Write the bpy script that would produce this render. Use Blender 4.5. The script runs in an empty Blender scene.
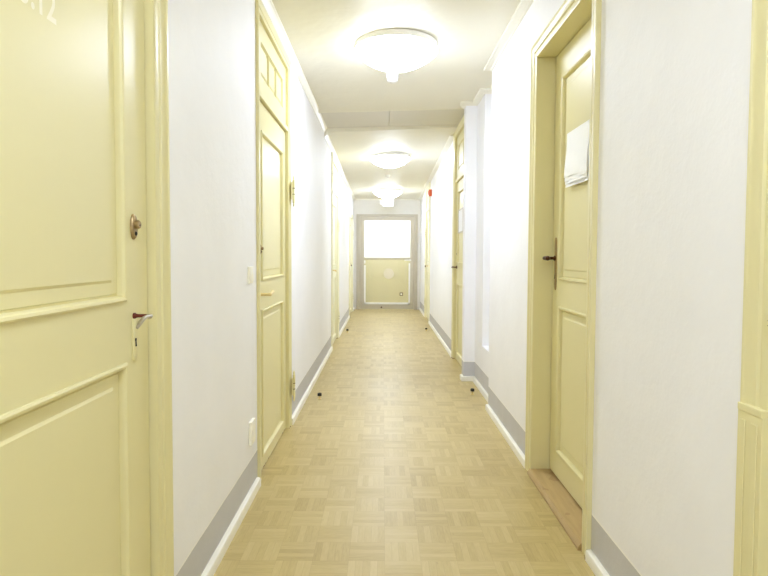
import bpy, bmesh, math, random
from mathutils import Vector, Matrix
random.seed(7)
C = bpy.context.scene.collection
F = 560.0                      # focal length in pixels of a 768 px wide frame
K = F / 600.0
def Y(z): return z * K         # distance down the corridor
XL, XR = -0.65, 0.825          # wall planes
CZ = 2.61                      # near ceiling
WT = 2.66                      # wall tops, above the ceiling face
YB, YE = -5.5, Y(13.2)         # back and end of corridor

def srgb(r, g, b):
    f = lambda c: (c/255/12.92) if c/255 <= .04045 else ((c/255+.055)/1.055)**2.4
    return (f(r), f(g), f(b), 1)

# ------------------------------------------------------------------ materials
class NT:
    def __init__(s, name):
        s.m = bpy.data.materials.new(name); s.m.use_nodes = True
        s.t = s.m.node_tree; s.b = s.t.nodes['Principled BSDF']
    def n(s, typ, **kw):
        o = s.t.nodes.new(typ)
        for k, v in kw.items(): setattr(o, k, v)
        return o
    def l(s, a, b): s.t.links.new(a, b)
    def val(s, x, sock):
        if isinstance(x, (int, float)): sock.default_value = x
        else: s.l(x, sock)
    def math(s, op, a, b=None, c=None):
        o = s.n('ShaderNodeMath', operation=op)
        s.val(a, o.inputs[0])
        if b is not None: s.val(b, o.inputs[1])
        if c is not None: s.val(c, o.inputs[2])
        return o.outputs[0]
    def mix(s, fac, a, b, blend='MIX'):
        o = s.n('ShaderNodeMix', data_type='RGBA', blend_type=blend)
        s.val(fac, o.inputs[0])
        for x, i in ((a, 6), (b, 7)):
            if isinstance(x, tuple): o.inputs[i].default_value = x
            else: s.l(x, o.inputs[i])
        return o.outputs[2]
    def pos(s):
        g = s.n('ShaderNodeNewGeometry'); x = s.n('ShaderNodeSeparateXYZ')
        s.l(g.outputs['Position'], x.inputs[0]); return g.outputs['Position'], x.outputs
    def noise(s, scale, detail=3, vec=None, rough=.5):
        o = s.n('ShaderNodeTexNoise'); o.inputs['Scale'].default_value = scale
        o.inputs['Detail'].default_value = detail; o.inputs['Roughness'].default_value = rough
        if vec is not None: s.l(vec, o.inputs['Vector'])
        return o.outputs[0]
    def bump(s, h, strength, dist):
        o = s.n('ShaderNodeBump'); o.inputs['Strength'].default_value = strength
        o.inputs['Distance'].default_value = dist; s.l(h, o.inputs['Height'])
        s.l(o.outputs[0], s.b.inputs['Normal'])

def simple(name, col, rough=.5, metal=0, var=.04, scale=9, bump=.15, bdist=.002, coat=0):
    t = NT(name)
    p, _ = t.pos()
    nz = t.noise(scale, 4, p)
    d = tuple(max(0, c*(1-var*2)) for c in col[:3]) + (1,)
    u = tuple(min(1, c*(1+var)) for c in col[:3]) + (1,)
    t.l(t.mix(nz, d, u), t.b.inputs['Base Color'])
    t.b.inputs['Roughness'].default_value = rough; t.b.inputs['Metallic'].default_value = metal
    t.b.inputs['Coat Weight'].default_value = coat
    if bump: t.bump(t.noise(scale*5, 3, p), bump, bdist)
    return t.m

PAINT = srgb(227, 219, 168)
def paint_material(name, col, rough):
    t = NT(name); p, x = t.pos()
    base = t.mix(t.noise(2.2, 4, p), tuple(c*.95 for c in col[:3])+(1,), tuple(min(1, c*1.03) for c in col[:3])+(1,))
    # bare wood where feet have worn the paint off at floor level
    wear = t.math('LESS_THAN', x[2], t.math('MULTIPLY', t.math('SUBTRACT', t.noise(30, 3, p), .45), .07))
    t.l(t.mix(wear, base, srgb(128, 92, 55)), t.b.inputs['Base Color'])
    t.b.inputs['Roughness'].default_value = rough
    mp = t.n('ShaderNodeMapping'); mp.inputs['Scale'].default_value = (60, 60, 5); t.l(p, mp.inputs[0])
    t.bump(t.noise(1.0, 3, mp.outputs[0]), .12, .0015)
    return t.m
M = {}
M['paint'] = paint_material('yellow_gloss_paint', PAINT, .36)
M['paint_far_lit'] = paint_material('yellow_gloss_paint_far_lit', srgb(238, 234, 202), .38)  # same door paint, with far-end overexposure put into a lighter colour

def wall_material():
    t = NT('white_plaster_with_grey_dado'); p, x = t.pos()
    white = t.mix(t.noise(3.5, 5, p, .6), srgb(238, 238, 240), srgb(248, 248, 251))
    grey = t.mix(t.noise(7, 3, p), srgb(192, 191, 192), srgb(204, 203, 204))
    wob = t.math('MULTIPLY', t.math('SUBTRACT', t.noise(6, 2, p), .5), .006)
    z = t.math('ADD', x[2], wob)
    is_grey = t.math('LESS_THAN', z, .183)
    is_line = t.math('LESS_THAN', z, .191)
    c = t.mix(is_line, white, srgb(250, 249, 246))
    c = t.mix(is_grey, c, grey)
    t.l(c, t.b.inputs['Base Color']); t.b.inputs['Roughness'].default_value = .62
    h = t.math('ADD', t.noise(14, 4, p), t.math('MULTIPLY', t.noise(90, 3, p), .3))
    t.bump(h, .35, .006)
    return t.m
M['wall'] = wall_material()
M['end_wall'] = simple('pale_grey_plaster', srgb(226, 223, 214), .7, var=.03)
M['landing_wall'] = simple('white_landing_plaster', srgb(238, 239, 240), .7, var=.02)
M['wainscot'] = simple('beige_landing_wainscot', srgb(200, 190, 150), .6, var=.05, scale=3)
M['ceiling'] = simple('cream_gloss_ceiling_paint', srgb(235, 231, 213), .52, var=.03, scale=.9, bump=.4, bdist=.02)
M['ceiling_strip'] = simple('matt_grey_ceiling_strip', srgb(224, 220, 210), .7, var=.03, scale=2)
M['trim'] = simple('cream_white_trim_paint', srgb(240, 237, 222), .4, var=.02)
M['switch_plastic'] = simple('cream_white_switch_plastic', srgb(250, 247, 232), .35, var=.01, bump=0)
M['white_plastic'] = simple('white_plastic', srgb(240, 239, 234), .35, var=.01, bump=0)
M['brass'] = simple('aged_brass', srgb(238, 218, 158), .42, .55, var=.12, scale=60, bump=0)
M['bronze'] = simple('dark_bronze', srgb(92, 62, 44), .35, 1, var=.2, scale=60, bump=0)
M['dull_brass'] = simple('dull_tarnished_brass', srgb(172, 148, 104), .4, .7, var=.15, scale=60, bump=0)
M['rust'] = simple('red_brown_iron', srgb(112, 48, 34), .5, .3, var=.2, scale=80, bump=0)
M['steel'] = simple('worn_steel', srgb(190, 184, 172), .32, 1, var=.1, scale=60, bump=0)
M['black'] = simple('black_rubber', srgb(24, 22, 20), .6, var=.1, bump=0)
M['red'] = simple('red_orange_plastic', srgb(226, 100, 46), .4, var=.05, bump=0)
M['paper'] = simple('white_paper', srgb(250, 251, 252), .8, var=.02, scale=30, bump=.1)
M['frame_metal'] = simple('warm_grey_door_frame_paint', srgb(190, 181, 160), .4, var=.03)
def oak_material():
    t = NT('threshold_oak'); p, x = t.pos()
    mp = t.n('ShaderNodeMapping'); mp.inputs['Scale'].default_value = (42, 4, 42); t.l(p, mp.inputs[0])
    g = t.noise(1.0, 5, mp.outputs[0], .6)
    kn = t.noise(5, 3, p)
    c = t.mix(g, srgb(160, 132, 86), srgb(204, 178, 126))
    c = t.mix(t.math('MULTIPLY', t.math('GREATER_THAN', kn, .62), .35), c, srgb(140, 98, 58))
    t.l(c, t.b.inputs['Base Color']); t.b.inputs['Roughness'].default_value = .4
    t.bump(g, .2, .002); return t.m
M['oak'] = oak_material()

def parquet_material():
    t = NT('basketweave_oak_parquet'); p, x = t.pos()
    B, NF = .142, 5
    px = t.math('DIVIDE', t.math('ADD', x[0], 20.01), B); py = t.math('DIVIDE', t.math('ADD', x[1], 20.0), B)
    cx = t.math('FLOOR', px); cy = t.math('FLOOR', py)
    fx = t.math('SUBTRACT', px, cx); fy = t.math('SUBTRACT', py, cy)
    par = t.math('MODULO', t.math('ADD', cx, cy), 2)
    def pick(a, b):                         # par ? a : b
        return t.math('ADD', t.math('MULTIPLY', par, a), t.math('MULTIPLY', t.math('SUBTRACT', 1, par), b))
    across = pick(fx, fy); along = pick(fy, fx)
    q = t.math('MULTIPLY', across, NF); qi = t.math('FLOOR', q); qf = t.math('SUBTRACT', q, qi)
    v = t.n('ShaderNodeCombineXYZ'); t.l(cx, v.inputs[0]); t.l(cy, v.inputs[1]); t.l(qi, v.inputs[2])
    wn = t.n('ShaderNodeTexWhiteNoise', noise_dimensions='3D'); t.l(v.outputs[0], wn.inputs[0])
    v2 = t.n('ShaderNodeCombineXYZ'); t.l(cx, v2.inputs[0]); t.l(cy, v2.inputs[1])
    wb = t.n('ShaderNodeTexWhiteNoise', noise_dimensions='3D'); t.l(v2.outputs[0], wb.inputs[0])
    g = t.n('ShaderNodeCombineXYZ')
    t.l(t.math('MULTIPLY', across, 9), g.inputs[0]); t.l(t.math('MULTIPLY', along, 1.2), g.inputs[1]); t.l(t.math('MULTIPLY', wn.outputs[0], 50), g.inputs[2])
    grain = t.noise(2.2, 4, g.outputs[0], .6)
    tone = t.math('ADD', t.math('MULTIPLY', wn.outputs[0], .27), t.math('ADD', t.math('MULTIPLY', grain, .55), t.math('MULTIPLY', wb.outputs[0], .18)))
    r = t.n('ShaderNodeValToRGB'); t.l(tone, r.inputs[0])
    e = r.color_ramp.elements
    e[0].position = .12; e[0].color = srgb(168, 146, 90)
    e[1].position = .95; e[1].color = srgb(206, 188, 132)
    k = e.new(.5); k.color = srgb(190, 170, 112)
    edge = t.math('MAXIMUM', t.math('LESS_THAN', t.math('PINGPONG', qf, .5), .03),
                  t.math('LESS_THAN', t.math('PINGPONG', along, .5), .006))
    c = t.mix(t.math('MULTIPLY', edge, .20), r.outputs[0], srgb(128, 96, 56))
    big = t.noise(1.1, 3, p)
    c = t.mix(t.math('MULTIPLY', t.math('GREATER_THAN', t.noise(40, 2, p), .74), .25), c, srgb(120, 88, 50))
    t.l(c, t.b.inputs['Base Color'])
    t.val(t.math('ADD', .30, t.math('MULTIPLY', big, .14)), t.b.inputs['Roughness'])
    t.bump(t.math('ADD', t.math('MULTIPLY', grain, .5), wb.outputs[0]), .12, .003)
    return t.m
M['floor'] = parquet_material()

def emit(name, col, s):
    t = NT(name); t.b.inputs['Base Color'].default_value = col
    t.b.inputs['Emission Color'].default_value = col; t.b.inputs['Emission Strength'].default_value = s
    t.b.inputs['Roughness'].default_value = .3
    return t.m
LAMP_COL = (.86, .960, 1.195, 1)
M['lamp'] = emit('lit_opal_glass', LAMP_COL, 15.0)
M['landing_fill_lamp'] = emit('landing_fill_glow', (.93, .97, 1.0, 1), 46.0)
M['sign'] = emit('lit_sign_face', (1, 1, .95, 1), 1.6)
def glass(name, tint):
    t = NT(name); o = t.t.nodes['Material Output']
    tr = t.n('ShaderNodeBsdfTransparent'); tr.inputs[0].default_value = tint
    gl = t.n('ShaderNodeBsdfGlossy'); gl.inputs['Roughness'].default_value = .02
    fr = t.n('ShaderNodeFresnel'); fr.inputs[0].default_value = 1.45
    mx = t.n('ShaderNodeMixShader'); t.l(fr.outputs[0], mx.inputs[0]); t.l(tr.outputs[0], mx.inputs[1]); t.l(gl.outputs[0], mx.inputs[2])
    t.l(mx.outputs[0], o.inputs[0]); return t.m
M['glass'] = glass('clear_door_glass', (.97, .98, .97, 1))
M['pale_disc'] = simple('pale_disc_on_glass', srgb(222, 214, 190), .7, var=.02, bump=0)
M['number'] = simple('white_stencil_paint', srgb(246, 240, 214), .5, var=.02, bump=0)

# ------------------------------------------------------------------ mesh helpers
class MB:
    def __init__(s): s.v = []; s.f = []; s.mi = []
    def add(s, vs, fs, mi=0):
        o = len(s.v); s.v += [tuple(p) for p in vs]; s.f += [tuple(i+o for i in f) for f in fs]; s.mi += [mi]*len(fs)
    def box(s, a, b, mi=0):
        x0, x1 = sorted((a[0], b[0])); y0, y1 = sorted((a[1], b[1])); z0, z1 = sorted((a[2], b[2]))
        s.add([(x0,y0,z0),(x1,y0,z0),(x1,y1,z0),(x0,y1,z0),(x0,y0,z1),(x1,y0,z1),(x1,y1,z1),(x0,y1,z1)],
              [(0,3,2,1),(4,5,6,7),(0,1,5,4),(1,2,6,5),(2,3,7,6),(3,0,4,7)], mi)
    def tube(s, pts, rad, seg=16, mi=0, squash=None):
        pts = [Vector(p) for p in pts]
        if not hasattr(rad, '__len__'): rad = [rad]*len(pts)
        t0 = (pts[1]-pts[0]).normalized()
        a = t0.orthogonal().normalized(); vs = []; prev = t0
        for i, p in enumerate(pts):
            d = (pts[min(i+1, len(pts)-1)] - pts[max(i-1, 0)])
            d = d.normalized() if d.length > 1e-9 else prev
            a = (prev.rotation_difference(d) @ a); a = (a - d*a.dot(d)).normalized(); b = d.cross(a); prev = d
            for k in range(seg):
                th = 2*math.pi*k/seg
                vs.append(p + (a*math.cos(th) + b*math.sin(th))*rad[i])
        fs = []
        for i in range(len(pts)-1):
            for k in range(seg):
                k2 = (k+1) % seg
                fs.append((i*seg+k, i*seg+k2, (i+1)*seg+k2, (i+1)*seg+k))
        fs.append(tuple(reversed(range(seg)))); fs.append(tuple(range((len(pts)-1)*seg, len(pts)*seg)))
        s.add(vs, fs, mi)
    def sweep(s, path, prof, room, zadd=None, mi=0):
        """profile (offset, z) swept along a plan path; room = +1 room on the left of travel, -1 on the right"""
        n = len(path); P = [Vector(p) for p in path]; rows = []
        for i in range(n):
            ns = []
            for j in (i-1, i):
                if 0 <= j < n-1:
                    d = (P[j+1]-P[j]).normalized(); ns.append(Vector((-d.y, d.x))*room)
            if len(ns) == 2:
                m = (ns[0]+ns[1]); m = m / max(.2, m.dot(ns[0])) if m.length > 1e-6 else ns[0]
            else: m = ns[0]
            rows.append([(P[i].x + m.x*o, P[i].y + m.y*o, z + (zadd[i] if zadd else 0)) for o, z in prof])
        k = len(prof); vs = [p for r in rows for p in r]; fs = []
        for i in range(n-1):
            for j in range(k):
                j2 = (j+1) % k
                fs.append((i*k+j, i*k+j2, (i+1)*k+j2, (i+1)*k+j))
        fs.append(tuple(range(k))); fs.append(tuple(reversed(range((n-1)*k, n*k))))
        s.add(vs, fs, mi)
    def build(s, name, mats, parent=None, smooth=False, bevel=0, loc=None):
        if not isinstance(mats, (list, tuple)): mats = [mats]
        me = bpy.data.meshes.new(name); me.from_pydata(s.v, [], s.f)
        for m in mats: me.materials.append(m)
        for p, i in zip(me.polygons, s.mi): p.material_index = i
        bm = bmesh.new(); bm.from_mesh(me); bmesh.ops.recalc_face_normals(bm, faces=bm.faces); bm.to_mesh(me); bm.free()
        if smooth:
            for p in me.polygons: p.use_smooth = True
            try: me.set_sharp_from_angle(angle=math.radians(35))
            except Exception: pass
        o = bpy.data.objects.new(name, me); C.objects.link(o)
        if parent: o.parent = parent
        if loc: o.location = loc
        if bevel:
            b = o.modifiers.new('bevel', 'BEVEL'); b.width = bevel; b.segments = 2; b.limit_method = 'ANGLE'
        return o
def tag(o, label=None, cat=None, group=None, kind=None):
    for k, v in (('label', label), ('category', cat), ('group', group), ('kind', kind)):
        if v: o[k] = v
    return o
def empty(name, loc, label, cat, group=None, kind=None):
    o = bpy.data.objects.new(name, None); C.objects.link(o); o.location = loc; o.empty_display_size = .1
    return tag(o, label, cat, group, kind)

# ------------------------------------------------------------------ door layout (u = distance down the corridor)
L = {1: (Y(.73), Y(1.70)), 2: (Y(3.15), Y(4.10)), 3: (Y(7.60), Y(8.57)), 4: (Y(11.5), Y(12.6))}
R = {1: (Y(.30), Y(1.255)), 2: (Y(2.397), Y(3.25)), 3: (Y(5.86), Y(6.91)), 4: (Y(10.6), Y(11.5))}
TOPL = {1: 2.45, 2: 2.45, 3: 2.40, 4: 1.945}
TOPR = {1: 2.26, 2: 2.26, 3: 2.54, 4: 2.40}
def ceil_z(y):
    y6 = Y(6.65)
    return CZ if y < y6 else 2.568 - (y-y6)/(YE-y6)*.140
def tilt(y):                   # the old ceiling rises a little towards the right wall
    return .030 if y < Y(6.65) else .040*(1 - (y-Y(6.65))/(YE-Y(6.65)))
def top_z(x, y): return ceil_z(y) + tilt(y)*(x+.05)

# ------------------------------------------------------------------ room shell
m = MB(); m.box((-1.0, YB-.2, -.12), (1.3, YE+.02, 0)); m.build('floor', M['floor'])['kind'] = 'structure'
def wall_side(name, x0, x1, doors, tops, stops):
    m = MB(); y = stops[0]
    for k in sorted(doors):
        a, b = doors[k][0]-.004, doors[k][1]+.004
        if b < stops[0] or a > stops[1]: continue
        m.box((x0, y, 0), (x1, a, WT)); m.box((x0, a, tops[k]+.004), (x1, b, WT)); y = b
    m.box((x0, y, 0), (x1, stops[1], WT))
    return m
tag(wall_side('wall_left', XL, XL-.2, L, TOPL, (YB, YE)).build('wall_left', M['wall']), kind='structure')
m = wall_side('wall_right', XR, XR+.3, {k: R[k] for k in (1, 2)}, TOPR, (YB, Y(4.63)))
XN, XA = .882, .775            # recessed flue wall, pilaster face
m.box((XN, Y(4.63), 0), (XR+.3, Y(5.28), .40))                     # below the niche
m.box((.965, Y(4.63), .40), (XR+.3, Y(5.28), WT))                  # niche back
m.box((XN, Y(5.28), 0), (XR+.3, Y(5.70), WT))
m.box((XA, Y(5.70), 0), (XR+.3, Y(5.83), WT))
m.box((XR, R[3][0]-.03, TOPR[3]+.004), (XR+.3, R[3][1]+.004, WT))
a = wall_side('wall_right', XR, XR+.3, {4: R[4]}, TOPR, (R[3][1]+.004, YE))
m.add(a.v, a.f)
tag(m.build('wall_right', M['wall']), kind='structure')
m = MB(); m.box((-.9, YB-.2, 0), (1.2, YB, WT)); tag(m.build('wall_near', M['wall']), kind='structure')

# ceiling: glossy near field with a rolled lip, a matt strip, then the lower far field
m = MB()
prof = [(YB-.2, CZ), (Y(5.50), CZ), (Y(5.66), CZ-.003), (Y(5.76), CZ-.012), (Y(5.82), CZ-.022), (Y(5.855), CZ-.026), (Y(5.88), CZ-.020), (Y(5.88), CZ+.14), (YB-.2, CZ+.14)]
def prism(m, prof, x0, x1, mi):
    k = len(prof)
    m.add([(x0, y, z+tilt(y-.001)*(x0+.05)) for y, z in prof] + [(x1, y, z+tilt(y-.001)*(x1+.05)) for y, z in prof],
          [tuple(range(k)), tuple(range(2*k-1, k-1, -1))] + [(i, (i+1) % k, k+(i+1) % k, k+i) for i in range(k)], mi)
prism(m, prof, -.9, 1.2, 0)
xs = 388-383; sx = .055
for x0, x1 in ((-.9, sx), (sx+.004, 1.2)):
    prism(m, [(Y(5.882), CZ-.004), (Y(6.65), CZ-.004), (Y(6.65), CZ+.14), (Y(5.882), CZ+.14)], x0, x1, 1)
prism(m, [(Y(6.652), ceil_z(Y(6.66))), (YE+.02, ceil_z(YE)), (YE+.02, CZ+.14), (Y(6.652), CZ+.14)], XL+.0005, XR-.0005, 0)
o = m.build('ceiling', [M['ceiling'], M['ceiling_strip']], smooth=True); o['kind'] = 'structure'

# cornices
CORR = [(0, -.030), (.010, -.030), (.016, -.024), (.030, -.022), (.040, -.016), (.052, -.014), (.055, -.010), (.055, .02), (0, .02)]
COR = [(0, -.056), (.006, -.056), (.010, -.048), (.014, -.040), (.022, -.024), (.028, -.016), (.034, -.012), (.034, .02), (0, .02)]
def trim(name, path, prof, room, zadd, mat):
    m = MB(); m.sweep(path, prof, room, zadd); return tag(m.build(name, mat, smooth=True), kind='structure')
trim('trim_1', [(XL, YB), (XL, Y(6.64))], COR, -1, [top_z(XL, 0)]*2, M['trim'])
trim('trim_2', [(XL, Y(6.65)), (XL, YE)], COR, -1, [top_z(XL, Y(6.66)), top_z(XL, YE)], M['trim'])
trim('trim_3', [(XR, YB), (XR, Y(4.63)), (.965, Y(4.63)), (.965, Y(5.28)), (XN, Y(5.28)), (XN, Y(5.70)), (XA, Y(5.70)), (XA, Y(5.83))], CORR, 1, [top_z(XR-.05, 0)]*8, M['trim'])
trim('trim_4', [(XR, Y(7.0)), (XR, YE)], CORR, 1, [top_z(XR, Y(7.0)), top_z(XR, YE)], M['trim'])
COE = [(0, -.03), (.012, -.03), (.02, -.012), (.02, 0), (0, 0)]
trim('trim_5', [(XL+.047, YE), (XR-.047, YE)], COE, -1, [ceil_z(YE)]*2, M['trim'])

# baseboards, one piece between each pair of doors
BB = [(0, 0), (.022, 0), (.022, .034), (.019, .041), (.012, .045), (0, .045)]
def base(name, path, room):
    m = MB(); m.sweep(path, BB, room); return tag(m.build(name, M['trim'], smooth=True), kind='structure')
CW = .075 
segs = [YB] + [v for k in sorted(L) for v in (L[k][0]-CW-.001, L[k][1]+CW+.001)] + [YE]
for i in range(0, len(segs), 2):
    if segs[i+1]-segs[i] > .03: base('baseboard_left', [(XL, segs[i]), (XL, segs[i+1])], -1)
base('baseboard_right', [(XR, YB), (XR, R[1][0]-CW-.001)], 1)
base('baseboard_right', [(XR, R[1][1]+CW+.013), (XR, R[2][0]-CW-.001)], 1)
base('baseboard_right', [(XR, R[2][1]+CW+.001), (XR, Y(4.63)-.004)], 1)
base('baseboard_right', [(XN, Y(4.63)), (XN, Y(5.70)), (XA, Y(5.70)), (XA, Y(5.80))], 1)
base('baseboard_right', [(XR, R[3][1]+CW+.001), (XR, R[4][0]-CW-.001)], 1)
base('baseboard_right', [(XR, R[4][1]+CW+.001), (XR, YE)], 1)

# ------------------------------------------------------------------ panelled doors
RING = [(-.012, .0005), (-.011, .006), (-.006, .0085), (0, .007), (.003, .001), (.005, -.012), (.009, -.012), (.012, -.009), (.040, -.009), (.047, -.0055), (.049, -.0055)]
class Door:
    def __init__(s, name, side, plane, u, top, leaf_n, label, mat):
        s.side, s.u0, s.u1, s.top, s.ln, s.mat = side, u[0], u[1], top, leaf_n, mat
        s.s = 1 if side == 'L' else -1
        s.y0 = (u[0]+u[1])/2
        s.root = empty(name, (plane, s.y0, 0), label, 'door', kind='structure')
    def P(s, u, v, n): return (s.s*n, u - s.y0, v)
    def box(s, m, u0, u1, v0, v1, n0, n1): m.box(s.P(u0, v0, n0), s.P(u1, v1, n1))
    def casing(s, w, prof, v0=0.0, far_only=False, foot=None):
        """architrave swept up one jamb, across the head and down the other"""
        m = MB(); k = len(prof); rows = []
        for (u, v, du, dv) in ((s.u0, v0, -1, 0), (s.u0, s.top, -1, 1), (s.u1, s.top, 1, 1), (s.u1, v0, 1, 0)):
            rows.append([s.P(u + du*t, v + dv*t, n) for t, n in prof])
        vs = [p for r in rows for p in r]; fs = []
        for i in range(3):
            for j in range(k):
                j2 = (j+1) % k; fs.append((i*k+j, i*k+j2, (i+1)*k+j2, (i+1)*k+j))
        fs += [tuple(range(k)), tuple(reversed(range(3*k, 4*k)))]
        m.add(vs, fs); return m.build('casing', s.mat, s.root, smooth=True)
    def lining(s, n0, n1, t=.0035):
        m = MB()
        s.box(m, s.u0-t, s.u0, 0, s.top+t, n0, n1); s.box(m, s.u1, s.u1+t, 0, s.top+t, n0, n1); s.box(m, s.u0, s.u1, s.top, s.top+t, n0, n1)
        return m.build('jamb_lining', s.mat, s.root)
    def leaf(s, v0, v1, stile, panels, th=.045, name='leaf', gap=.007):
        m = MB(); n = s.ln; a, b = s.u0+gap, s.u1-gap; pa, pb = a+stile, b-stile
        s.box(m, a, pa, v0, v1, n-th, n); s.box(m, pb, b, v0, v1, n-th, n)
        e = [v0] + [x for p in panels for x in p] + [v1]
        for i in range(0, len(e), 2): s.box(m, pa, pb, e[i], e[i+1], n-th, n)
        lf = m.build(name, s.mat, s.root)
        for p in panels: s.panel(lf, pa, pb, p[0], p[1])
        s.pa, s.pb = pa, pb
        return lf
    def panel(s, parent, pa, pb, q0, q1, ring=RING, name='panel'):
        m = MB(); vs = []; fs = []; n = s.ln
        for (i, d) in ring:
            vs += [s.P(pa+i, q0+i, n+d), s.P(pb-i, q0+i, n+d), s.P(pb-i, q1-i, n+d), s.P(pa+i, q1-i, n+d)]
        k = len(ring)
        for j in range(k-1):
            for c in range(4):
                c2 = (c+1) % 4; fs.append((j*4+c, j*4+c2, j*4+4+c2, j*4+4+c))
        fs.append((k*4-4, k*4-3, k*4-2, k*4-1))
        m.add(vs, fs); return m.build(name, s.mat, parent)
    def hinge(s, parent, u, v, n, h=.09, mat=None, tilt=0):
        """knuckle barrel with pointed finials and two plates"""
        m = MB(); P = s.P
        zs = [-.62, -.58, -.52, -.47, -.45, -.12, -.11, .11, .12, .45, .47, .52, .58, .62]
        rs = [.001, .004, .007, .0045, .0085, .0085, .0075, .0075, .0085, .0085, .0045, .007, .004, .001]
        m.tube([P(u, v+z*h*1.35, n) for z in zs], rs, 12)
        s.box(m, u-.035, u, v-h*.45, v+h*.45, n-.010, n-.006); s.box(m, u, u+.03, v-h*.45, v+h*.45, n-.010, n-.006)
        for z in (-.115, .115):
            m.tube([P(u, v+(z-.012)*h*1.35, n), P(u, v+(z+.012)*h*1.35, n)], .0092, 12, 1)
        for z in (-.3, 0, .3):
            m.tube([P(u+.018, v+z*h, n-.007), P(u+.018, v+z*h, n-.004)], .004, 8)
        return m.build('hinge', [mat or s.mat, M['bronze']], parent, smooth=True)
    def lever(s, parent, u, v, direction, mat_spindle, mat_grip, reach=.058, length=.105, drop=.02, name='lever_handle', slim=1.0):
        m = MB(); P = s.P; n = s.ln; d = direction
        m.tube([P(u, v, n), P(u, v, n+.004), P(u, v, n+.006)], [.022*slim**2, .022*slim**2, .016*slim**2], 18, 0)
        m.tube([P(u, v, n+.004), P(u, v, n+.012), P(u, v, n+reach-.012)], [.011*slim, .0078*slim, .0078*slim], 12, 0)
        pts = [P(u, v, n+reach-.014), P(u+d*.003, v, n+reach-.003), P(u+d*.016, v-.001, n+reach)]
        rad = [.008, .0095, .009]
        for i in range(1, 7):
            t = i/6; pts.append(P(u+d*(.016+(length-.016)*t), v - drop*t*t + .004*math.sin(t*3.1), n+reach-.004*t))
            rad.append([.0075, .0082, .0092, .0098, .0095, .0055][i-1])
        m.tube(pts, [q*slim for q in rad], 12, 1)
        return m.build(name, [mat_spindle, mat_grip], parent, smooth=True)
    def cylinder_lock(s, parent, u, v, mat=None, size=1.0):
        m = MB(); P = s.P; n = s.ln; k = 24; rings = []
        for sc, dn in ((1, 0), (1, .003), (.86, .007), (.62, .008)):
            rings.append([P(u+.017*size*sc*math.cos(2*math.pi*i/k), v+.034*size*sc*math.sin(2*math.pi*i/k), n+dn) for i in range(k)])
        vs = [p for r in rings for p in r]; fs = []
        for j in range(3):
            for i in range(k): fs.append((j*k+i, j*k+(i+1) % k, (j+1)*k+(i+1) % k, (j+1)*k+i))
        fs.append(tuple(range(3*k, 4*k))); m.add(vs, fs)
        m.tube([P(u, v+.006*size, n+.007), P(u, v+.006*size, n+.016), P(u, v+.006*size, n+.019)], [.0115*size, .0115*size, .009*size], 16, 0)
        m.tube([P(u, v+.004*size, n+.019), P(u, v+.004*size, n+.0195)], [.003*size]*2, 8, 1)
        m.tube([P(u, v-.018*size, n+.008), P(u, v-.018*size, n+.0105)], [.006*size, .004*size], 10, 1)
        return m.build('lock_cylinder', [mat or M['dull_brass'], M['black']], parent, smooth=True)
    def keyplate(s, parent, u, v0, v1, mat, n=None, w=.013, key=None):
        m = MB(); P = s.P; n = s.ln if n is None else n; vs = []; k = 8; pts = []
        for i in range(k+1):
            th = math.pi*i/k; pts.append((u+w*math.cos(th), v1+w*math.sin(th)*1.4))
        for i in range(k+1):
            th = math.pi+math.pi*i/k; pts.append((u+w*math.cos(th), v0+w*math.sin(th)*1.4))
        q = len(pts); c = (u, (v0+v1)/2)
        for d, sc in ((0, 1), (.003, 1), (.0045, .82)):
            vs += [P(c[0]+(a-c[0])*sc, c[1]+(b-c[1])*(1-(1-sc)*.25), n+d) for a, b in pts]
        fs = [(j*q+i, j*q+(i+1) % q, (j+1)*q+(i+1) % q, (j+1)*q+i) for j in range(2) for i in range(q)] + [tuple(range(2*q, 3*q))]
        m.add(vs, fs, 0)
        if key is not None:
            m.tube([P(u, key+.006, n+.004), P(u, key+.006, n+.0055)], .0045, 10, 1)
            m.tube([P(u, key+.004, n+.004), P(u, key-.012, n+.0052)], .0025, 6, 1)
        return m.build('key_plate', [mat, M['black']], parent, smooth=True)

CAS = [(-.002, -.03), (-.002, .009), (.004, .012), (.022, .012), (.025, .007), (.030, .007), (.034, .014), (.058, .016), (.066, .022), (.074, .022), (.075, .018), (.075, 0), (.01, 0), (.01, -.03)]
CAS = [(t, n*.95) for t, n in CAS]

def transom(d, v0, v1, boards=3):
    """fixed painted panel over the leaf with raised upright boards"""
    m = MB(); n = d.ln+.004; a, b = d.u0+.002, d.u1-.002
    st = .11
    d.box(m, a, a+st, v0, v1, n-.04, n); d.box(m, b-st, b, v0, v1, n-.04, n)
    d.box(m, a+st, b-st, v0, v0+.10, n-.04, n); d.box(m, a+st, b-st, v1-.10, v1, n-.04, n)
    m2 = MB(); d.box(m2, a-.0, b+.0, v0-.03, v0, n-.04, n+.016)
    t = m.build('transom', d.mat, d.root)
    m2.build('transom_bar', d.mat, d.root, bevel=.004)
    w = (b-a-2*st)/boards; sv = d.ln; d.ln = n
    ring = [(0, -.001), (.006, -.014), (.022, -.014), (.030, -.006), (.032, -.006)]
    for i in range(boards): d.panel(t, a+st+i*w, a+st+(i+1)*w, v0+.10, v1-.10, ring, 'transom_panel')
    d.ln = sv
    return t

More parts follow.
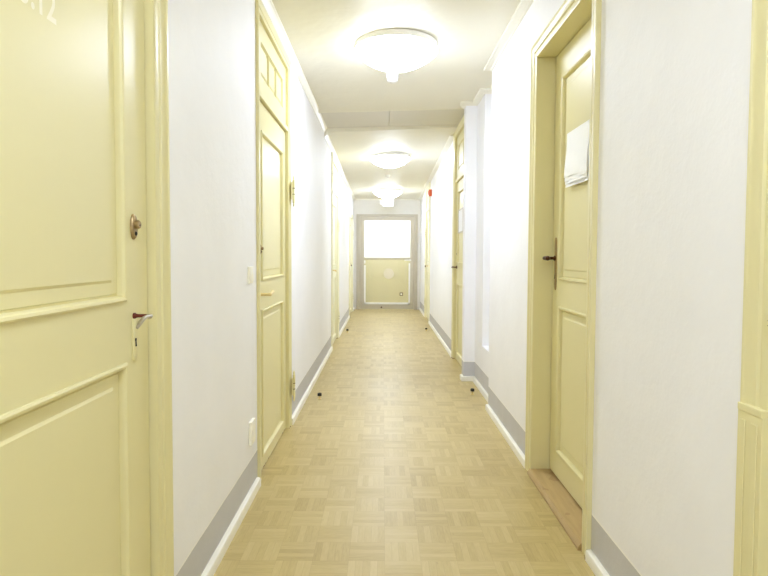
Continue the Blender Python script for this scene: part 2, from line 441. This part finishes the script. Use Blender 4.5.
# -- door 1 : near left, painted number
d = Door('door_1', 'L', XL, L[1], TOPL[1], -.015, 'large pale yellow panelled door at the left edge, with a white painted number', M['paint'])
d.casing(CW, CAS); transom(d, 2.06, 2.445)
lf = d.leaf(.008, 2.025, .15, [(.085, .907), (1.088, 1.865)])
d.cylinder_lock(lf, Y(1.60), 1.272)
tag(d.lever(lf, Y(1.598), 1.035, -1, M['rust'], M['steel'], reach=.05, length=.085, drop=.022, slim=.6), 'red-brown spindle with a short steel lever')
d.keyplate(lf, Y(1.598), .93, 1.01, d.mat, key=.965)
for v in (.35, 1.0, 1.75): d.hinge(lf, d.u0-.012, v, .022)
cu = bpy.data.curves.new('painted_number', 'FONT'); cu.body = '3.12'; cu.size = .088; cu.offset = .0016; cu.space_character = 1.0
tmp = bpy.data.objects.new('tmp', cu); C.objects.link(tmp)
bpy.context.view_layer.update()
me = bpy.data.meshes.new_from_object(tmp.evaluated_get(bpy.context.evaluated_depsgraph_get()))
bpy.data.objects.remove(tmp); me.name = 'painted_number'
xmax = max(v.co.x for v in me.vertices)
un, vn = Y(1.250) - xmax*.80, 1.668
for v in me.vertices:
    v.co = Vector(d.P(un + v.co.x*.80, vn + v.co.y, d.ln-.0052))
me.materials.clear(); me.materials.append(M['number'])
num = bpy.data.objects.new('painted_number', me); C.objects.link(num); num.parent = lf

# -- door 2 : left, middle distance, with transom and finial hinges
d = Door('door_2', 'L', XL, L[2], TOPL[2], -.015, 'yellow panelled door on the left between the light switch and the far doors, brass lever', M['paint'])
d.casing(CW, [(t*.8, n*.75 if n > 0 else n) for t, n in CAS]); transom(d, 2.06, 2.445)
lf = d.leaf(.008, 2.025, .125, [(.09, .885), (1.068, 1.862)])
d.cylinder_lock(lf, Y(3.25), 1.228, size=.75)
tag(d.lever(lf, Y(3.225), .985, 1, M['brass'], M['brass'], length=.11, drop=-.01), 'brass lever handle')
for v in (.285, 1.635): d.hinge(lf, d.u1+.045, v, .034, h=.13)

# -- doors 3 and 4 : far left
d = Door('door_3', 'L', XL, L[3], TOPL[3], -.015, 'second yellow door from the glass door on the left wall, with a transom', M['paint_far_lit'])
d.casing(CW, CAS); transom(d, 2.05, 2.395)
lf = d.leaf(.008, 2.02, .125, [(.09, .885), (1.068, 1.862)])
d.lever(lf, Y(7.70), 1.00, 1, M['brass'], M['brass'])
for v in (.30, 1.62): d.hinge(lf, d.u1+.02, v, .022, h=.12)
d = Door('door_4', 'L', XL, L[4], TOPL[4], -.015, 'lower yellow door at the far end of the left wall, next to the glass door', M['paint_far_lit'])
d.casing(CW, CAS)
lf = d.leaf(.008, 1.94, .125, [(.09, .885), (1.068, 1.80)])
d.lever(lf, Y(11.6), 1.00, 1, M['brass'], M['bronze'])
for v in (.30, 1.62): d.hinge(lf, d.u1+.01, v, .022, h=.12)

# -- door 5 : nearest right, only its casing enters the picture
d = Door('door_5', 'R', XR, R[1], TOPR[1], -.030, 'yellow door at the right edge of the photo, only its casing in view', M['paint'])
d.casing(CW, CAS)
m = MB()
for a, b in ((d.u1-.004, d.u1+CW+.002), (d.u0-CW-.002, d.u0+.004)):
    d.box(m, a, b, 0, .858, 0, .0235)
    d.box(m, a+.001, b-.001, .858, .874, 0, .0255)
    d.box(m, a+.012, b-.050, .01, .84, .0235, .0265); d.box(m, a+.052, b-.012, .01, .84, .0235, .0265)
m.build('casing_plinth', M['paint'], d.root, bevel=.003)
lf = d.leaf(.008, 2.25, .14, [(.17, .92), (1.08, 2.10)])
for v in (.3, 1.062, 1.9): d.hinge(lf, d.u1-.016, v, .016, h=.035)

# -- door 6 : deep-set right door over an oak threshold
d = Door('door_6', 'R', XR, R[2], TOPR[2], -.093, 'yellow door on the right, set deep in its frame over an oak threshold', M['paint'])
d.casing(CW, CAS); d.lining(-.15, -.002, .0038)
lf = d.leaf(.040, 2.255, .135, [(.18, .925), (1.085, 2.105)])
m = MB(); d.box(m, d.u0-.002, d.u1+.002, .0005, .030, -.18, .004)
vs = [d.P(u, v, n) for u in (d.u0-.002, d.u1+.002) for v, n in ((.0005, .004), (.0005, .026), (.012, .026), (.030, .014), (.030, .004))]
m.add(vs, [(0,1,2,3,4), (9,8,7,6,5)] + [(i, (i+1) % 5, 5+(i+1) % 5, 5+i) for i in range(5)])
tag(m.build('threshold', M['oak'], d.root), 'bare oak threshold board')
uh = d.u1-.062
d.keyplate(lf, uh, 1.04, 1.275, M['dull_brass'], w=.016, key=1.09)
m = MB(); n = d.ln
m.tube([d.P(uh, 1.187, n+.003), d.P(uh, 1.187, n+.010), d.P(uh, 1.187, n+.014), d.P(uh, 1.187, n+.05), d.P(uh, 1.187, n+.058)], [.014, .014, .008, .008, .011], 14)
zz = [0, .008, .016, .024, .034, .044, .052, .060, .072, .086, .096, .104, .110]
rr = [.009, .0105, .008, .0065, .009, .0115, .0105, .0075, .0085, .0115, .0125, .009, .002]
m.tube([d.P(uh+.008-z, 1.187-.0*z, n+.060+.10*z) for z in zz], rr, 14)
tag(m.build('lever_handle', M['bronze'], lf, smooth=True), 'dark bronze turned lever')
DOOR6 = d

# -- door 7 : right, behind the flue recess
d = Door('door_7', 'R', XR, R[3], TOPR[3], -.02, 'tall yellow door on the right just past the wall recess, with a small notice', M['paint'])
CAS7 = [(-.002, -.06), (-.002, .012), (.02, .014), (.024, .008), (.05, .014), (.075, .020), (.075, 0), (.006, 0), (.006, -.06)]
m = MB(); rows = []                       # only the head and the far jamb stand clear of the pilaster
for (u, v, du, dv) in ((d.u0-.02, d.top, 0, 1), (d.u1, d.top, 1, 1), (d.u1, 0, 1, 0)):
    rows.append([d.P(u+du*t, v+dv*min(t, .066), n) for t, n in CAS7])
k = len(CAS7); vs = [p for r in rows for p in r]
m.add(vs, [(i*k+j, i*k+(j+1) % k, (i+1)*k+(j+1) % k, (i+1)*k+j) for i in range(2) for j in range(k)] + [tuple(range(k)), tuple(reversed(range(2*k, 3*k)))])
m.build('casing', d.mat, d.root, smooth=True)
m = MB(); d.box(m, d.u0-.02, d.u0, 0, d.top, -.07, .010); m.build('jamb_lining', d.mat, d.root)
transom(d, 2.06, 2.535, 2)
lf = d.leaf(.008, 2.025, .13, [(.10, .87), (1.12, 1.90)])
d.keyplate(lf, d.u1-.06, .95, 1.24, d.mat, w=.014, key=1.22)
tag(d.lever(lf, d.u1-.06, 1.065, -1, M['bronze'], M['bronze'], length=.10, drop=0), 'dark bronze lever handle')
for v in (.22, 1.7): d.hinge(lf, d.u0+.01, v, -.004, h=.11, mat=M['bronze'])
DOOR7 = d

# -- door 8 : far right
d = Door('door_8', 'R', XR, R[4], TOPR[4], -.015, 'pale yellow door at the far end of the right wall, under the red alarm', M['paint_far_lit'])
d.casing(CW, CAS); transom(d, 2.05, 2.395, 2)
lf = d.leaf(.008, 2.02, .125, [(.10, .87), (1.08, 1.86)])
d.lever(lf, d.u0+.55, 1.0, -1, M['brass'], M['bronze'])
for v in (.30, 1.62): d.hinge(lf, d.u1+.005, v, .022, h=.12)

# ------------------------------------------------------------------ end wall, glazed door, landing behind
GX0, GX1, GT = -.583, .757, 2.092
m = MB()
m.box((XL-.05, YE, 0), (GX0, YE+.12, CZ)); m.box((GX1, YE, 0), (XR+.05, YE+.12, CZ)); m.box((GX0, YE, GT), (GX1, YE+.12, CZ))
tag(m.build('wall_far', M['end_wall']), kind='structure')
g = empty('door_9', ((GX0+GX1)/2, YE, 0), 'glazed door in a warm grey frame closing the end of the corridor', 'door', kind='structure')
gx = (GX0+GX1)/2
def gb(m, x0, x1, z0, z1, y0, y1, mi=0): m.box((x0-gx, y0, z0), (x1-gx, y1, z1), mi)
m = MB()
gb(m, GX0, GX0+.075, 0, GT, -.03, .10); gb(m, GX1-.075, GX1, 0, GT, -.03, .10); gb(m, GX0+.075, GX1-.075, GT-.045, GT, -.03, .10)
m.build('door_frame', M['frame_metal'], g, bevel=.004)
SX0, SX1, SZ1 = GX0+.08, GX1-.08, GT-.05
PX0, PX1, PZ0, PZ1 = -.415, .600, .115, 1.955
m = MB()
gb(m, SX0, PX0, .012, SZ1, -.012, .04); gb(m, PX1, SX1, .012, SZ1, -.012, .04)
gb(m, PX0, PX1, .012, PZ0, -.012, .04); gb(m, PX0, PX1, PZ1, SZ1, -.012, .04); gb(m, PX0, PX1, 1.105, 1.145, -.012, .04)
sash = m.build('leaf', M['frame_metal'], g, bevel=.004)
for z0, z1 in ((PZ0, 1.105), (1.145, PZ1)):
    m = MB(); gb(m, PX0, PX1, z0, z1, .012, .018); m.build('glass_pane', M['glass'], sash)
m = MB()
gb(m, PX0, PX0+.035, PZ0, .975, -.016, .012); gb(m, PX1-.035, PX1, PZ0, 1.02, -.016, .012); gb(m, PX0, PX1, PZ0, PZ0+.04, -.016, .012)
gb(m, PX0+.002, PX0+.03, 1.01, 1.08, -.016, .012)
tag(m.build('glazing_bead', M['white_plastic'], sash), 'white bead around the lower pane')
m = MB()
hx = .60-gx
m.tube([(hx, -.012, 1.09), (hx, -.016, 1.09)], .02, 16); m.tube([(hx, -.016, 1.09), (hx, -.05, 1.09)], .008, 10)
m.tube([(hx, -.05, 1.09), (hx-.05, -.055, 1.09), (hx-.13, -.053, 1.088)], [.010, .010, .008], 10)
tag(m.build('lever_handle', M['white_plastic'], sash, smooth=True), 'white lever handle')
m = MB(); m.tube([(-.03-gx, -.012, .05), (-.03-gx, -.03, .05), (-.03-gx, -.034, .05)], [.018, .018, .012], 14); m.build('floor_bolt', M['bronze'], sash, smooth=True)
m = MB(); m.tube([(.128-gx, .010, .79), (.128-gx, .0118, .79)], .115, 40)  # flat pale disc on the corridor face of the lower pane
tag(m.build('round_mark', M['pale_disc'], sash), 'round pale disc on the lower pane')
# landing
LY = Y(15.0)
m = MB(); m.box((-1.6, YE+.02, -.12), (1.8, LY+.2, -.002)); tag(m.build('floor_landing', M['wainscot']), kind='structure')
m = MB(); m.box((-1.6, LY, 0), (1.8, LY+.15, 2.7)); tag(m.build('wall_landing_back', M['landing_wall']), kind='structure')
m = MB(); m.box((-1.75, YE+.12, 0), (-1.6, LY+.15, 2.7)); tag(m.build('wall_landing_left', M['landing_wall']), kind='structure')
m = MB(); m.box((1.8, YE+.12, 0), (1.95, LY+.15, 2.7)); tag(m.build('wall_landing_right', M['landing_wall']), kind='structure')
m = MB(); m.box((-1.75, YE+.02, 2.7), (1.95, LY+.15, 2.8)); tag(m.build('ceiling_landing', M['landing_wall']), kind='structure')
m = MB(); m.box((-1.6, LY-.02, 0), (1.8, LY, 1.10)); m.box((-1.6, LY-.032, 1.10), (1.8, LY, 1.125))
tag(m.build('trim_6', M['wainscot'], bevel=.003), kind='structure')

def socket(name, loc, nrm, n_gang, label, plate='switch_plastic'):
    """white wall socket; nrm is the outward wall normal"""
    r = empty(name, loc, label, 'socket')
    nx = Vector(nrm); side = Vector((0, 0, 1)).cross(nx)
    def q(s_, z, n): return tuple(side*s_ + Vector((0, 0, z)) + nx*n)
    H = .041 if n_gang == 1 else .058
    m = MB(); m.box(q(-.041, -H, 0), q(.041, H, .015)); m.build('face_plate', M[plate], r, bevel=.003)
    for i in range(n_gang):
        zc = 0 if n_gang == 1 else (.026 if i else -.026)
        m = MB()
        m.tube([q(0, zc, .015), q(0, zc, .018), q(0, zc, .0154)], [.024, .022, .020], 24, 0)
        m.tube([q(0, zc, .0153), q(0, zc, .0156)], [.0195, .0195], 24, 0)
        for sx_ in (-.0095, .0095): m.tube([q(sx_, zc, .0156), q(sx_, zc, .016)], .0026, 8, 1)
        m.build('outlet', [M['switch_plastic'], M['black']], r, smooth=True)
    return r
o = socket('wall_socket', (.462, LY-.02, .225), (0, -1, 0), 1, 'square dark-edged socket on the beige wall seen through the glass door', 'bronze')
socket('wall_socket', (XL, Y(2.93), .325), (1, 0, 0), 2, 'white double socket low on the left wall beside the brass-lever door')
# light switch
r = empty('light_switch', (XL, Y(2.92), 1.100), 'white light switch on the left wall before the brass-lever door', 'switch')
m = MB(); m.box((0, -.041, -.041), (.009, .041, .041)); m.build('face_plate', M['switch_plastic'], r, bevel=.003)
m = MB(); vs = [(.009, -.030, -.030), (.009, .030, -.030), (.009, .030, .030), (.009, -.030, .030), (.0145, -.030, -.030), (.0145, .030, -.030), (.0105, .030, .030), (.0105, -.030, .030)]
m.add(vs, [(0,1,2,3), (4,5,6,7), (0,1,5,4), (1,2,6,5), (2,3,7,6), (3,0,4,7)]); m.build('rocker', M['switch_plastic'], r, bevel=.0015)
# rod leaning on the landing
m = MB(); m.tube([(-.452, LY-.10, 0), (-.47, LY-.045, .62)], [.018, .014], 10)
tag(m.build('dark_rod', M['bronze'], smooth=True), 'thin dark rod leaning on the beige wall behind the glass door', 'rod')

# ------------------------------------------------------------------ ceiling lamps, detectors, sign, alarm
def lamp(y, zc, label, r=.278, dep=.165):
    root = empty('ceiling_lamp', (.083, y, zc), label, 'lamp', 'round ceiling lamps along the corridor')
    m = MB(); m.tube([(0, 0, 0), (0, 0, -.004), (0, 0, -.039), (0, 0, -.045)], [r*.96, r*.992, r, r*.98], 48); m.build('base', M['white_plastic'], root, smooth=True)
    pts, rad = [], []
    cap = dep-.048; Rc = (r*r+cap*cap)/(2*cap); th = math.asin(min(1, r/Rc))      # shallow lens of opal glass
    for i in range(15):
        a = th*(1-i/14); rad.append(max(.002, Rc*math.sin(a))); pts.append((0, 0, -.048-cap+Rc*(1-math.cos(a))))
    pts = [(0, 0, -.040)] + pts; rad = [r*.97] + rad
    m = MB(); m.tube(pts, rad, 48); m.build('shade', M['lamp'], root, smooth=True)
    return root
lamp(Y(4.10), top_z(.083, Y(4.10)), 'nearest and largest of the three lit white dome ceiling lamps in view')
lamp(Y(8.15), top_z(.083, Y(8.15)), 'middle lit dome lamp on the lower far ceiling')
lamp(Y(11.7), top_z(.083, Y(11.7)), 'smallest lit dome lamp, right above the white box sign')
lamp(Y(.15), top_z(.083, 0), 'lit dome lamp overhead at the viewpoint, out of the picture')
lamp(Y(-3.8), top_z(.083, 0), 'lit dome lamp behind the viewpoint, out of the picture')
ld = empty('landing_fill_lamp', (.1, Y(14.1), 2.7), 'unseen lamp added on the landing ceiling to brighten it behind the glass door', 'lamp')  # added out of view to brighten the landing
m = MB(); m.tube([(0, 0, 0), (0, 0, -.03)], [.2, .2], 32); m.build('base', M['white_plastic'], ld, smooth=True)
m = MB(); m.tube([(0, 0, -.03), (0, 0, -.06), (0, 0, -.09), (0, 0, -.10)], [.24, .23, .14, .01], 32); m.build('shade', M['landing_fill_lamp'], ld, smooth=True)

def detector(x, y, zc, label, r=.050, h=.070):
    root = empty('smoke_detector', (x, y, zc), label, 'smoke detector')
    m = MB(); m.tube([(0, 0, 0), (0, 0, -h*.45), (0, 0, -h*.5)], [r, r, r*.93], 28); m.build('base', M['white_plastic'], root, smooth=True)
    m = MB(); m.tube([(0, 0, -h*.5), (0, 0, -h*.56)], [r*.78]*2, 28, 1)
    m.tube([(0, 0, -h*.56), (0, 0, -h*.85), (0, 0, -h*.97), (0, 0, -h)], [r*.9, r*.84, r*.6, r*.45], 28, 0)
    m.tube([(0, 0, -h), (0, 0, -h*1.04)], [r*.4, r*.3], 20, 1)
    m.build('sensor_head', [M['white_plastic'], M['ceiling_strip']], root, smooth=True)
detector(.068, Y(4.74), top_z(.068, 1), 'white smoke detector just behind the nearest ceiling lamp')
detector(.07, Y(9.75), top_z(.07, Y(9.75)), 'tiny white smoke detector between the middle and farthest ceiling lamps', r=.045, h=.055)

sy = Y(12.55); sz = top_z(.09, sy)
r = empty('box_sign', (.09, sy, sz), 'small lit white box sign hanging above the glass door', 'sign')
m = MB(); m.box((-.02, -.02, 0), (.02, .02, -.09)); m.build('bracket', M['ceiling_strip'], r)
m = MB(); m.box((-.15, -.025, -.10), (-.118, .025, -.19)); m.build('end_cap', M['ceiling_strip'], r)
m = MB(); m.box((-.118, -.035, -.09), (.125, .035, -.235)); m.build('housing', M['white_plastic'], r, bevel=.008)
m = MB(); m.box((-.085, -.040, -.098), (.118, -.035, -.227)); m.build('lit_face', M['sign'], r)
m = MB(); m.box((-.108, -.042, -.215), (-.088, -.035, -.19)); m.build('indicator', M['bronze'], r)

r = empty('fire_alarm', (XR, Y(10.28), 2.26), 'red-orange alarm box high on the right wall', 'alarm')
m = MB(); m.box((0, -.05, -.055), (-.05, .05, .055)); m.build('housing', M['red'], r, bevel=.006)
m = MB(); m.tube([(-.05, 0, 0), (-.058, 0, 0), (-.062, 0, 0)], [.034, .032, .02], 20); m.build('sounder', M['red'], r, smooth=True)

# ------------------------------------------------------------------ door stops on the floor
def stop(x, y, label):
    r = empty('door_stop', (x, y, 0), label, 'door stop', 'floor door stops')
    m = MB(); m.tube([(0, 0, 0), (0, 0, .004), (0, 0, .006), (0, 0, .026)], [.016, .016, .008, .008], 16); m.build('post', M['brass'], r, smooth=True)
    m = MB(); m.tube([(0, 0, .026), (0, 0, .028), (0, 0, .046), (0, 0, .050)], [.014, .0175, .0175, .012], 16); m.build('rubber_cap', M['black'], r, smooth=True)
stop(-.523, Y(4.95), 'black door stop on the floor just past the brass-lever door on the left')
stop(-.546, Y(9.25), 'small black door stop by the far left wall')
stop(.690, Y(9.45), 'small black door stop by the far right wall')
stop(.778, Y(5.14), 'black door stop on the floor in front of the wall recess')

# ------------------------------------------------------------------ papers on door 6, notice on door 7
d = DOOR6
px, pz = XR - d.ln, 1.68
r = empty('paper_stack', (px-.002, Y(2.82), 1.80), 'white sheets of paper hanging on the deep-set yellow door', 'papers')
def sheet(i, w, h, off):
    m = MB(); nu, nv = 8, 16; vs = []; fs = []
    for layer in (0, 1):
        for a in range(nu+1):
            for b in range(nv+1):
                t = b/nv; uu = -w/2 + w*a/nu
                curl = .0035*i + .012*t**2 + .003*math.sin(t*7+i)*t + .002*math.sin(uu*18+i*2)*t
                vs.append((-curl - .0008*layer, uu+off, -h*t))
    N = (nu+1)*(nv+1)
    idx = lambda l, a, b: l*N + a*(nv+1) + b
    for a in range(nu):
        for b in range(nv):
            for l in (0, 1): fs.append((idx(l, a, b), idx(l, a+1, b), idx(l, a+1, b+1), idx(l, a, b+1)))
    for b in range(nv):
        for a in (0, nu): fs.append((idx(0, a, b), idx(0, a, b+1), idx(1, a, b+1), idx(1, a, b)))
    for a in range(nu):
        for b in (0, nv): fs.append((idx(0, a, b), idx(0, a+1, b), idx(1, a+1, b), idx(1, a, b)))
    m.add(vs, fs); return m.build('sheet', M['paper'], r, smooth=True)
for i, (w, h, off) in enumerate(((.30, .265, .0), (.30, .25, .004), (.30, .235, -.003), (.30, .215, .002))): sheet(i, w, h, off)


d = DOOR7; x7 = XR - d.ln
r = empty('notice_holder', (x7, Y(6.52), 1.575), 'small framed white notice on the tall door past the wall recess', 'notice')
fw, fh = .19, .13
m = MB()
m.box((.008, -fw, -fh), (-.008, -fw+.014, fh)); m.box((.008, fw-.014, -fh), (-.008, fw, fh))
m.box((.008, -fw+.014, -fh), (-.008, fw-.014, -fh+.014)); m.box((.008, -fw+.014, fh-.014), (-.008, fw-.014, fh))
tag(m.build('frame', M['frame_metal'], r), 'grey frame')
m = MB(); m.box((.008, -fw+.014, -fh+.014), (-.003, fw-.014, fh-.014)); m.build('sheet', M['paper'], r)

# ------------------------------------------------------------------ camera, world, view
cam = bpy.data.cameras.new('camera'); co = bpy.data.objects.new('camera', cam); C.objects.link(co)
pitch = math.atan(F/14000); 
cam.sensor_fit = 'HORIZONTAL'; cam.sensor_width = 36; cam.lens = 36*F/768
off = 33.0 - F*math.tan(pitch)         # rest of the horizon offset is lens shift
cam.shift_y = -off/768
cam.clip_start = .02
co.location = (0, 0, 1.2)
co.rotation_euler = (math.pi/2 - pitch, math.radians(ROLL if 'ROLL' in globals() else -.25), -1.0/F)
bpy.context.scene.camera = co
w = bpy.data.worlds.new('world'); bpy.context.scene.world = w; w.use_nodes = True
w.node_tree.nodes['Background'].inputs[0].default_value = (.02, .02, .02, 1)
vs_ = bpy.context.scene.view_settings
vs_.view_transform = 'Standard'; vs_.look = 'None'; vs_.gamma = 1; vs_.use_curve_mapping = False
vs_.exposure = 1.0
bpy.context.scene.cycles.max_bounces = 16
bpy.context.scene.cycles.diffuse_bounces = 10
bpy.context.scene.cycles.use_denoising = True
